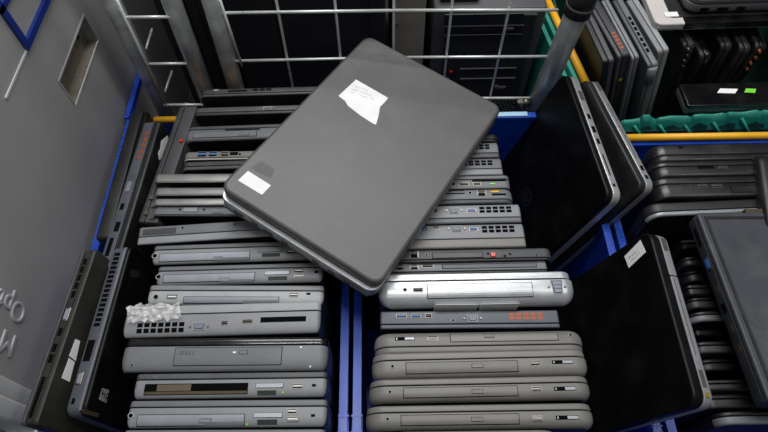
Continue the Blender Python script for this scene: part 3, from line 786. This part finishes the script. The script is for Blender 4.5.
side('black laptop with rounded end at the right edge, below the yellow bar', (757, 152), (768, 226), .03, 0, z=.345, Hh=.33, lid='far', frac=.4, base='black_plastic_and_shade', lidm='charcoal_plastic', rc=.02, re=.008, group=G3)
yy = [238, 254, 270, 284, 297, 310, 325, 342, 360, 380, 398, 414]
labs = ['rearmost slim black laptop under the hazy flat laptop', 'second slim black laptop from the back under the hazy flat laptop', 'third slim black laptop from the back under the hazy flat laptop',
        'fourth slim black laptop from the back under the hazy flat laptop', 'brownish grey edged laptop under the hazy flat laptop', 'pale edged laptop under the hazy flat laptop, near its side sockets',
        'dark laptop just in front of the pale edged one, under the hazy flat laptop', 'dark laptop with a dull grey curved edge under the hazy flat laptop', 'third dark laptop from the front under the hazy flat laptop',
        'second dark laptop from the front under the hazy flat laptop', 'black laptop behind the frontmost pale edged one under the hazy laptop', 'frontmost laptop under the hazy flat laptop, with a dull pale edge']
for i, y in enumerate(yy):
    bm_ = {4: 'charcoal_plastic', 5: 'mid_grey_plastic', 7: 'charcoal_plastic', 11: 'mid_grey_plastic'}.get(i, 'black_plastic_and_shade')
    zz_ = (.262, .285, .27, .288, .282, .292, .262, .285, .268, .29, .28, .286)[i]; P1 = hz(684 + i * 2.2, y + 11, zz_); P1.x = max(P1.x, .395 + .008 * ((i * 5) % 4))
    P2 = P1 + Vector((.235, 0, 0))
    Laptop(labs[i], P1, P2, (.017, .014, .019, .016)[i % 4], zz_ - .01, base=bm_, lidm='black_plastic_and_shade' if i % 3 else bm_, rc=(.006, .012, .018)[i % 3], re=.003, frac=.35, group=G3)
# flat laptop on top of them
pf = hz(697, 213, .345); pn = hz(768, 399, .345); d = (pn - pf).normalized()
Tt = .028
t = math.radians(-86)
dn = Vector((-math.sin(t), 0, -math.cos(t)))
Xx = d; Zz = (-dn - Xx * (-dn).dot(Xx)).normalized(); Yy = Zz.cross(Xx)
R4 = Laptop('hazy dark laptop lying flat at the right edge with one blue socket', pf - Yy * Tt, pn - Yy * Tt, Tt, .34, down=dn, L=.262,
            lid='far', frac=.3, base='charcoal_plastic', lidm='haze_lid', rc=.006, re=.003, group=G3, faces=None)
sideports(R4, [('card_slot', .06, .17, .3, .5, 'hole')])
edgebox(R4, 'usb_port', .24, .31, .25, .58, 'port_metal', .0006); o = edgebox(R4, 'usb_port', .25, .30, .3, .52, 'port_blue', .001); o['label'] = 'blue socket'
edgebox(R4, 'usb_port', .40, .45, .28, .55, 'brown_metal', .0006)
edgebox(R4, 'network_port', .50, .55, .25, .55, 'hole', .0005)
edgebox(R4, 'usb_port', .61, .65, .28, .5, 'brown_metal', .0006); edgebox(R4, 'usb_port', .71, .75, .28, .5, 'brown_metal', .0006)
mb = MB(); 
for u0, u1, mt in ((.06, .16, 'brown_metal'), (.18, .25, 'port_metal')):
    mb.box(-.007, .001, .020, .0275, -u1 * .4 - .05, -u0 * .4 - .05, mt)
mb.build('hinge', R4.root)
mb = MB(); mb.box(.006, R4.L - .006, R4.T, R4.T + .0012, -.012, -.008, 'black_plastic_and_shade'); mb.box(.006, .01, R4.T, R4.T + .0012, -.33, -.012, 'black_plastic_and_shade'); mb.build('lid_rim', R4.root)

# ---------------------------------------------------------------- laptops in the green crate
G5 = 'laptops in the green crate'
for lab, f_, n_, T_, th, z_, kw in (
    ('black laptop with thin edge, leftmost in the green crate', (574, 0), (603, 62), .020, -12, .32, dict(base='dark_grey_plastic', lidm='black_plastic_and_shade', lid='near', frac=.5)),
    ('dark laptop with copper coloured vents and a yellow dot, in the green crate', (586, 0), (618, 57), .021, -12, .33, dict(base='charcoal_plastic', lidm='dark_grey_plastic', lid='near', frac=.35)),
    ('laptop with a smooth silver grey lid, third from the left in the green crate', (601, 0), (632, 58), .013, -12, .33, dict(base='grey_plastic', lidm='grey_plastic', lid='near', frac=.4)),
    ('grey laptop with a rounded hinge end, fourth from the left in the green crate', (612, 0), (648, 66), .018, -12, .33, dict(base='mid_grey_plastic', lidm='slate_plastic', lid='near', frac=.4)),
    ('silver grey laptop with broad plain edge, fifth from the left in the green crate', (626, 0), (658, 52), .020, -12, .33, dict(base='light_grey_plastic', lidm='grey_plastic', lid='near', frac=.5))):
    kw.setdefault('rc', .006)
    k = side(lab, f_, n_, T_, th, z=z_, Hh=z_ - .012, group=G5, **kw)
    if 'copper' in lab:
        mb = MB()
        for i in range(5):
            mb.box(k.L, k.L + .0008, T_ * .45, T_ * .8, -.012 - i * .008 - .005, -.012 - i * .008, 'orange_copper')
        for i in range(5): mb.box(k.L * (.62 + i * .06), k.L * (.66 + i * .06), T_ * .5, T_ * .8, 0, .0006, 'orange_copper')
        mb.build('vent_grille', k.root)
        mb = MB(); mb.tube((k.L, T_ * .6, -.062), (k.L + .0012, T_ * .6, -.062), .004, 'yellow_mark', 12); o = mb.build('mark', k.root); o['label'] = 'yellow dot'
    if 'rounded hinge' in lab:
        mb = MB()
        for i in range(7): mb.box(k.L * (.3 + i * .08), k.L * (.35 + i * .08), T_ * .55, T_ * .8, 0, .0006, 'hole')
        mb.build('vent_grille', k.root)
        mb = MB(); mb.tube((k.L - .002, T_ * .5, -.006), (k.L - .002, T_ * .5, -.045), .009, 'mid_grey_plastic', 14); mb.build('hinge', k.root)
i = 0
for lab, px, py, z_, mt in (
    ('black laptop with bare metal hinge end, right of the silver grey one', (684, 690), (34, 36), .31, 'charcoal_plastic'),
    ('slim black laptop with a glinting rim, second dark one in the green crate', (701, 706), (44, 46), .30, 'black_gloss'),
    ('black laptop with a rounded shiny corner, third dark one in the green crate', (722, 728), (34, 36), .31, 'black_plastic_and_shade'),
    ('black laptop leaning by the broken hinges, fourth dark one in the green crate', (741, 746), (36, 40), .31, 'black_plastic_and_shade'),
    ('black laptop with reddish broken hinge parts, at the right edge of the green crate', (757, 764), (34, 38), .31, 'black_gloss')):
    n_ = hz(px[0], py[0] + 12, z_); f_ = n_ + Vector((-.035 + .008 * i, .22, 0))
    t = math.radians(-10 + i * 3)
    k = Laptop(lab, f_, n_, .022, z_ - .012, down=(-math.sin(t), 0, -math.cos(t)), base=mt, lidm='black_plastic_and_shade', rc=.012, re=.005, frac=.4, lid='near', group=G5, faces=None)
    if i in (0, 4):
        mb = MB(); 
        for q_ in range(4):
            mb.tube((k.L - .001, .008 + .003 * (q_ % 2), -.008 - .014 * q_), (k.L + .004, .012, -.014 - .014 * q_), .003, 'port_metal' if i == 0 else 'orange_copper', 8)
        mb.build('hinge', k.root)
    i += 1

def flat(label, far_l, near_l, z, Hh, T, L=None, group=None, tilt=0., **k):
    """laptop lying flat: visible edge is the near long edge"""
    P1 = Vector(far_l); P2 = Vector(near_l)
    return Laptop(label, P1, P2, T, Hh, down=(tilt, 1, 0), group=group, L=L, faces=None, **k)
# lying flat: X=+x along near edge, down=+y => Y = Z x X = (-y) x x = +z
P = hz(657, 25, .345)
F1 = flat('open laptop with pale palmrest lying flat on top of the green crate', (P.x, P.y, .330), (P.x + .34, P.y + .008, .330), 0, .23, .016,
          base='silver_plastic', lidm='white_palmrest', rc=.014, re=.003, frac=.4, lid='far', group=G5)
mb = MB()
mb.box(.030, .338, .016, .0168, -.22, -.016, 'black_plastic_and_shade'); mb.box(.050, .338, .004, .0166, -.017, .0012, 'black_gloss')
o = mb.build('keyboard', F1.root)
mb = MB(); mb.box(.020, .044, .0168, .0174, -.030, -.018, 'paper'); o = mb.build('sticker', F1.root); o['label'] = 'small white sticker on the palmrest'
P = hz(692, 4, .37)
F2 = flat('dark laptop with rounded corner and sockets stacked on the pale palmrest one', (P.x, P.y, .348), (P.x + .3, P.y + .004, .348), 0, .22, .030,
          base='mid_grey_plastic', lidm='dark_grey_plastic', rc=.02, re=.008, relid=.004, frac=.35, lid='far', group=G5)
for u0, u1 in ((.02, .035), (.05, .07), (.085, .1)): 
    mb = MB(); mb.box(u0, u1, .006, .013, -.001, .0008, 'hole'); mb.build('usb_port', F2.root)
P = hz(690, 106, .26)
F3 = flat('black laptop lying low in the green crate with a white and a green sticker', (P.x, P.y + .003, .235), (P.x + .26, P.y + .004, .235), 0, .055, .022,
          base='dark_grey_plastic', lidm='black_gloss', rc=.004, re=.002, frac=.4, lid='far', group=G5)
F3.sticker([(717, 93), (720, 88.5), (738, 89), (735, 93.5)], 1, label='white sticker')
o = F3.sticker([(744, 92.5), (746, 88.5), (756, 89), (755, 93)], 1, mt='green_led', label='green sticker')

# ---------------------------------------------------------------- grey container at left
GB = root('grey_container', Vector((-.475, .5, 0)), 'big grey plastic container at the left with a handle slot and blue label frame', 'container')
X0 = -.475
def loc(px, py, dx=0.):
    p = hx(px, py, X0 + dx); return Vector((p.x + .475, p.y - .5, p.z))
mb = MB()
ya, yb, zt = -.297, .6, .95
s0 = (.622 - .5, .765 - .5); sz = (.378, .427)
def quadx(mb, x, y0, y1, z0, z1, mt): mb.poly([(x, y0, z0), (x, y1, z0), (x, y1, z1), (x, y0, z1)], mt)
# side wall with the hole for the handle slot
quadx(mb, 0, ya, s0[0], 0.002, zt, 'grey_box'); quadx(mb, 0, s0[1], yb, 0.002, zt, 'grey_box')
quadx(mb, 0, s0[0], s0[1], 0.002, sz[0], 'grey_box'); quadx(mb, 0, s0[0], s0[1], sz[1], zt, 'grey_box')
mb.poly([(0, ya, .002), (-.5, ya, .002), (-.5, ya, zt), (0, ya, zt)], 'grey_box')
mb.poly([(0, yb, .002), (-.5, yb, .002), (-.5, yb, zt), (0, yb, zt)], 'grey_box')
mb.poly([(-.5, ya, .002), (-.5, yb, .002), (-.5, yb, zt), (-.5, ya, zt)], 'grey_box')
mb.poly([(0, ya, zt), (0, yb, zt), (-.5, yb, zt), (-.5, ya, zt)], 'grey_box')
mb.build('shell', GB)
mb = MB()
quadx(mb, -.016, s0[0], s0[1], sz[0], sz[1], 'dirty_recess')
mb.poly([(0, s0[0], sz[0]), (-.016, s0[0], sz[0]), (-.016, s0[1], sz[0]), (0, s0[1], sz[0])], 'dirty_recess')
mb.poly([(0, s0[0], sz[1]), (-.016, s0[0], sz[1]), (-.016, s0[1], sz[1]), (0, s0[1], sz[1])], 'grey_box')
mb.poly([(0, s0[0], sz[0]), (-.016, s0[0], sz[0]), (-.016, s0[0], sz[1]), (0, s0[0], sz[1])], 'grey_box')
mb.poly([(0, s0[1], sz[0]), (-.016, s0[1], sz[0]), (-.016, s0[1], sz[1]), (0, s0[1], sz[1])], 'grey_box')
mb.tube((-.0165, s0[1] - .022, .405), (-.014, s0[1] - .022, .405), .004, 'hole', 12)
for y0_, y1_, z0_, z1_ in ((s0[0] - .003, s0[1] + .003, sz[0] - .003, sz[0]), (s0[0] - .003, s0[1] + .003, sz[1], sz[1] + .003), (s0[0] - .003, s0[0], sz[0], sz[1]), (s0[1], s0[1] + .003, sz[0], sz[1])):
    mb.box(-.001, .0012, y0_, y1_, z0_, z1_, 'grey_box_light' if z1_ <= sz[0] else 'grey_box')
mb.build('handle_slot', GB)
# blue label frame
y0_, z0_ = .6 - .5, .506
mb = MB(); fw = .010
mb.box(-.001, .005, y0_, y0_ + .20, z0_, z0_ + fw, 'blue_frame'); mb.box(-.001, .005, y0_, y0_ + fw, z0_ + fw, z0_ + .13, 'blue_frame')
mb.box(-.001, .005, y0_ + .095, y0_ + .105, z0_ + fw, z0_ + .13, 'blue_frame'); mb.box(-.001, .005, y0_, y0_ + .2, z0_ + .06, z0_ + .068, 'blue_frame')
mb.build('label_frame', GB)
mb = MB(); mb.box(-.001, .0015, .515 - .5, .6 - .5, .504, .507, 'grey_box_light'); mb.box(-.001, .0015, .1, .3, .5, .502, 'grey_box_mid'); mb.build('ridge', GB)
# corner post and feet at the near end
mb = MB(); mb.box(-.02, .004, ya - .012, ya + .008, .02, zt, 'grey_box_light', bev=.003); mb.box(-.03, .010, ya - .04, ya - .014, .02, zt, 'grey_box_light', bev=.004); mb.build('corner_post', GB)
mb = MB(); mb.box(-.03, .012, ya - .055, ya + .0, .20, .215, 'grey_box_light', bev=.003); mb.box(-.03, .012, ya - .055, ya, .245, .252, 'grey_box_light', bev=.002); mb.build('corner_flange', GB)
# embossed lettering, lighter grey standing in for light on its bevelled edges
def text3d(body, size, M_, mt, name, parent, ext=.0008, align='LEFT'):
    cu = bpy.data.curves.new('t', 'FONT'); cu.body = body; cu.size = size; cu.extrude = ext; cu.bevel_depth = size * .02; cu.align_x = align; cu.offset = -size * .012
    o = bpy.data.objects.new('t', cu); COL.objects.link(o)
    dg_ = bpy.context.evaluated_depsgraph_get(); me = bpy.data.meshes.new_from_object(o.evaluated_get(dg_))
    bpy.data.objects.remove(o); me.materials.clear(); me.materials.append(MATS[mt])
    n = bpy.data.objects.new(name, me); COL.objects.link(n); n.parent = parent; n.matrix_local = M_
    return n
# text runs up (+z), letter tops towards -y : local x -> +z, local y -> ... chosen so it faces +x
def tm(y, z):  # columns: X axis=(0,0,1), Y axis=(0,-1,0), Z axis=(1,0,0)
    return Matrix(((0, 0, 1, .0004), (0, -1, 0, y), (1, 0, 0, z), (0, 0, 0, 1)))
pO = loc(24, 316)
text3d('Opt', .037, tm(pO.y + .012, pO.z + .0), 'grey_box_mid', 'lettering', GB)
pM = loc(16, 344)
text3d('M', .040, tm(pM.y + .008, pM.z + .002), 'grey_box_mid', 'lettering', GB)

# ---------------------------------------------------------------- wire cage
YC = .745
CG = root('wire_cage', Vector((0, YC, 0)), 'galvanised wire mesh cage panel behind the crates', 'cage')
def lc(px, py, dy=0.): p = hy(px, py, YC + dy); return (p.x, p.y - YC, p.z)
def ext(a, b, t0, t1):
    a = Vector(a); b = Vector(b); return tuple(a + (b - a) * t0), tuple(a + (b - a) * t1)
mb = MB()
for px, pyt, pxb, pyb in ((276.1, 0, 292.2, 85), (334.7, 0, 340.5, 57), (394, 0, 393.5, 48), (452.5, 0, 444, 77), (511, 0, 489, 102)):
    a = Vector(lc(px, pyt)); b = Vector(lc(pxb, pyb)); b2 = a + (b - a) * ((a.z - .03) / (a.z - b.z)); a2 = a + (a - b).normalized() * .3
    mb.tube(a2, b2, .0022, 'wire_metal', 8)
wires_v = mb.build('vertical_wires', CG)
mb = MB()
for y0_, y1_, xl in ((13, 10, 222), (61, 56.5, 232), (101, 98, 240)):
    a = Vector(lc(xl, y0_, -.004)); m_ = Vector(lc(400, (y0_ * 1.0 + y1_ * 2) / 3 - .6, -.004)); b = Vector(lc(560 - y1_ * .2, y1_, -.004))
    mb.tube(a, m_, .0025, 'wire_metal', 8); mb.tube(m_, b, .0025, 'wire_metal', 8)
za = lc(400, 10)[2] + .1
mb.tube((-.3, -.004, za), (.33, -.004, za), .0025, 'wire_metal', 8)
mb.tube((-.28, -.004, .08), (.3, -.004, .08), .0025, 'wire_metal', 8)
mb.build('horizontal_wires', CG)
def post(px, pyt, pxb, pyb, r, name='post', dy=0., par=CG, cap=False):
    a = Vector(lc(px, pyt, dy)); b = Vector(lc(pxb, pyb, dy)); d_ = (b - a).normalized()
    mb = MB(); a2 = a - d_ * .3; b2 = a + d_ * ((a.z - .004) / -d_.z)
    mb.tube(a2, b2, r, 'galvanised', 20); return mb.build(name, par)
post(211, 0, 236, 87, .0145)
PD = post(579, 8, 534, 112, .0185, dy=-.01)
mb = MB(); a = Vector(lc(581, 3, -.01)); b = Vector(lc(577, 13, -.01)); mb.tube(a + (a - b) * 2, b, .0215, 'black_plastic_and_shade', 20); mb.tube(a, a + (b - a) * .25, .0225, 'case_grey', 20); mb.build('collar', CG)
mb = MB(); mb.tube(lc(520, 101, -.02), lc(526, 116, -.02), .005, 'port_metal', 10); mb.tube(lc(523, 101, -.02), lc(529, 104, -.02), .006, 'port_metal', 10); mb.build('latch', CG)
mb = MB(); mb.tube(lc(220, 0, -.006), lc(242, 66, -.006), .0022, 'wire_metal', 8); mb.build('edge_wire', CG)
C2 = root('cage_frame', Vector((0, YC, 0)), 'narrow ladder like steel cage frame beside the grey container', 'cage')
post(111, 0, 168, 117, .0135, par=C2); post(171, 0, 205, 90, .015, par=C2)
mb = MB()
for y_, xa_, xb_ in ((17.4, 127, 171), (64, 149, 187), (105, 164, 205)): mb = MB(); mb.tube(lc(xa_, y_, -.012), lc(xb_, y_ - .5, -.012), .0026, 'wire_metal', 8); mb.build('rung', C2)
mb = MB()
z_ = lc(125, 17, -.012)[2] + .1
mb.tube((-.41, -.012, z_), (-.32, -.012, z_), .0026, 'wire_metal', 8)
mb.build('rung', C2)
mb = MB(); mb.tube(lc(117, 0, -.012), lc(166, 105, -.012), .0022, 'wire_metal', 8)
for (ax, ay, bx, by) in ((152, 29, 146, 49), (172, 71, 165, 92), (186, 103, 184, 112)):
    a = hx(bx, by, -.40); b = hx(ax, ay, -.40); a.y -= YC; b.y -= YC; mb.tube(a, b, .0022, 'wire_metal', 8)
mb.build('side_wires', C2)

# ---------------------------------------------------------------- computers behind the mesh
PT = root('computer_tower', Vector((.21, .9, 0)), 'black desktop computer tower standing behind the wire mesh', 'computer')
def lp(px, py, dy=0.): p = hy(px, py, .9 + dy); return Vector((p.x - .21, p.y - .9, p.z))
mb = MB(); mb.slab(-.108, .108, .004, .318, 0, .40, .006, .004, 'case_grey', seg=3); mb.build('case', PT)
a = lp(442, 12); b = lp(528, 112)
mb = MB(); mb.box(-.082, .090, -.010, .002, .02, .31, 'tower_black', bev=.003); mb.build('front_panel', PT)
mb = MB()
for p0, p1 in (((445, 14), (522, 24)), ((445, 26), (522, 33))):
    a = lp(*p0, -.01); b = lp(*p1, -.01); mb = MB(); mb.box(a.x, b.x, -.0125, -.009, b.z, a.z, 'black_plastic_and_shade', bev=.001)
    for zz in (a.z, b.z): mb.box(a.x, b.x, -.0132, -.012, zz - .0006, zz + .0006, 'line_grey')
    ob = mb.build('drive_bay', PT)
a = lp(506, 27, -.013); mb = MB(); mb.box(a.x, a.x + .016, -.0145, -.012, a.z - .006, a.z - .002, 'line_grey'); mb.build('button', PT)
for (p0, p1) in (((445, 33), (522, 34)), ((460, 69), (516, 70)), ((460, 79), (515, 80))):
    a = lp(*p0, -.012); b = lp(*p1, -.012); mb = MB(); mb.box(a.x, b.x, -.0125, -.009, a.z - .0012, a.z, 'line_grey'); mb.build('trim_line', PT)
a = lp(451, 72, -.012); mb = MB(); mb.box(a.x - .003, a.x + .003, -.0135, -.009, a.z - .002, a.z + .002, 'red_plastic'); o = mb.build('light', PT); o['label'] = 'small red light'
mb = MB()
for i in range(3):
    mb.tube((a.x - .012 + .006 * i, -.009, a.z - .012 - .008 * i), (a.x - .012 + .006 * i, -.0135, a.z - .012 - .008 * i), .0028, 'line_grey', 10)
mb.build('socket', PT)
mb = MB()
a = lp(497, 86, -.012); 
for i in range(4): mb.box(a.x + .006 * i - .004, a.x + .006 * i + .0005, -.0128, -.01, a.z - .008, a.z - .003, 'line_grey')
mb.box(a.x - .006, a.x + .002, -.0128, -.01, a.z - .001, a.z + .001, 'line_grey'); mb.build('logo', PT)
mb = MB()
for i in range(20):
    for j in range(7): 
        x_ = -.075 + i * .0082 + (.004 if j % 2 else 0); z_ = .026 + j * .008; mb.box(x_, x_ + .004, -.0108, -.0095, z_, z_ + .004, 'line_grey')
mb.build('grille', PT)
# cabinets left of the tower
CB = root('computer_case', Vector((-.16, .86, 0)), 'tall matte black computer case behind the left half of the mesh', 'computer')
mb = MB(); mb.slab(-.12, .17, .004, .62, 0, .4, .004, .004, 'case_black', seg=3); mb.build('case', CB)
mb = MB()
for x_ in (-.03, .14): mb.box(x_, x_ + .001, -.0008, .001, .02, .6, 'hole')
mb.build('seam', CB)
CBg = root('computer_case', Vector((.055, .88, 0)), 'pale grey beige computer case between the black case and the tower', 'computer')
mb = MB(); mb.slab(-.033, .030, .004, .60, 0, .4, .003, .003, 'case_beige', seg=3); mb.build('case', CBg)
mb = MB()
for z_ in (.22, .30, .36): mb.tube((-.024, -.001, z_), (-.024, .001, z_), .003, 'case_grey', 10)
mb.build('screw', CBg)
CB2 = root('computer_case', Vector((-.345, .86, 0)), 'dark case behind the narrow cage frame at the left', 'computer')
mb = MB(); mb.slab(-.055, .05, .004, .62, 0, .4, .003, .003, 'case_black', seg=3); mb.build('case', CB2)
mb = MB()
for x_ in (.0, .02): mb.box(x_, x_ + .0015, -.0008, .001, .02, .6, 'hole')
mb.build('seam', CB2)
KB = root('keyboard', Vector((.17, .93, .318)), 'black device lying on top of the computer tower', 'device')
mb = MB(); mb.slab(-.055, .02, .001, .022, -.012, .16, .006, .004, 'black_plastic_and_shade', seg=3); mb.build('housing', KB)

# ---------------------------------------------------------------- setting
mb = MB(); mb.box(-3, 3, -2, 4, -.05, 0, 'floor_dark'); tag(mb.build('floor'), kind='structure')
mb = MB(); mb.box(-3, 3, 2.6, 2.65, 0, 3, 'floor_dark'); tag(mb.build('wall_back'), kind='structure')

# ---------------------------------------------------------------- light
def area(loc_, rot, sx, sy, e, col=(1, 1, 1)):
    l = bpy.data.lights.new('ceiling_tube', 'AREA'); l.shape = 'RECTANGLE'; l.size = sx; l.size_y = sy; l.energy = e; l.color = col
    o = bpy.data.objects.new('ceiling_tube', l); COL.objects.link(o); o.location = loc_; o.rotation_euler = rot
area((.1, .55, 2.6), (0, 0, 0), 1.5, .10, 20, (1, .99, .97))
area((-.35, -.35, 2.5), (math.radians(14), 0, 0), 1.5, .10, 4, (1, .99, .97))
area((.1, 1.75, 2.5), (math.radians(-34), 0, 0), 1.8, .6, 42, (.97, .98, 1))
area((1.4, .3, 2.4), (0, math.radians(30), 0), .3, 1.5, 7, (.97, .98, 1))
w = bpy.data.worlds.new('world'); S.world = w; w.use_nodes = True
w.node_tree.nodes['Background'].inputs[0].default_value = (.9, .95, 1, 1); w.node_tree.nodes['Background'].inputs[1].default_value = .13
S.view_settings.view_transform = 'Standard'; S.view_settings.look = 'None'
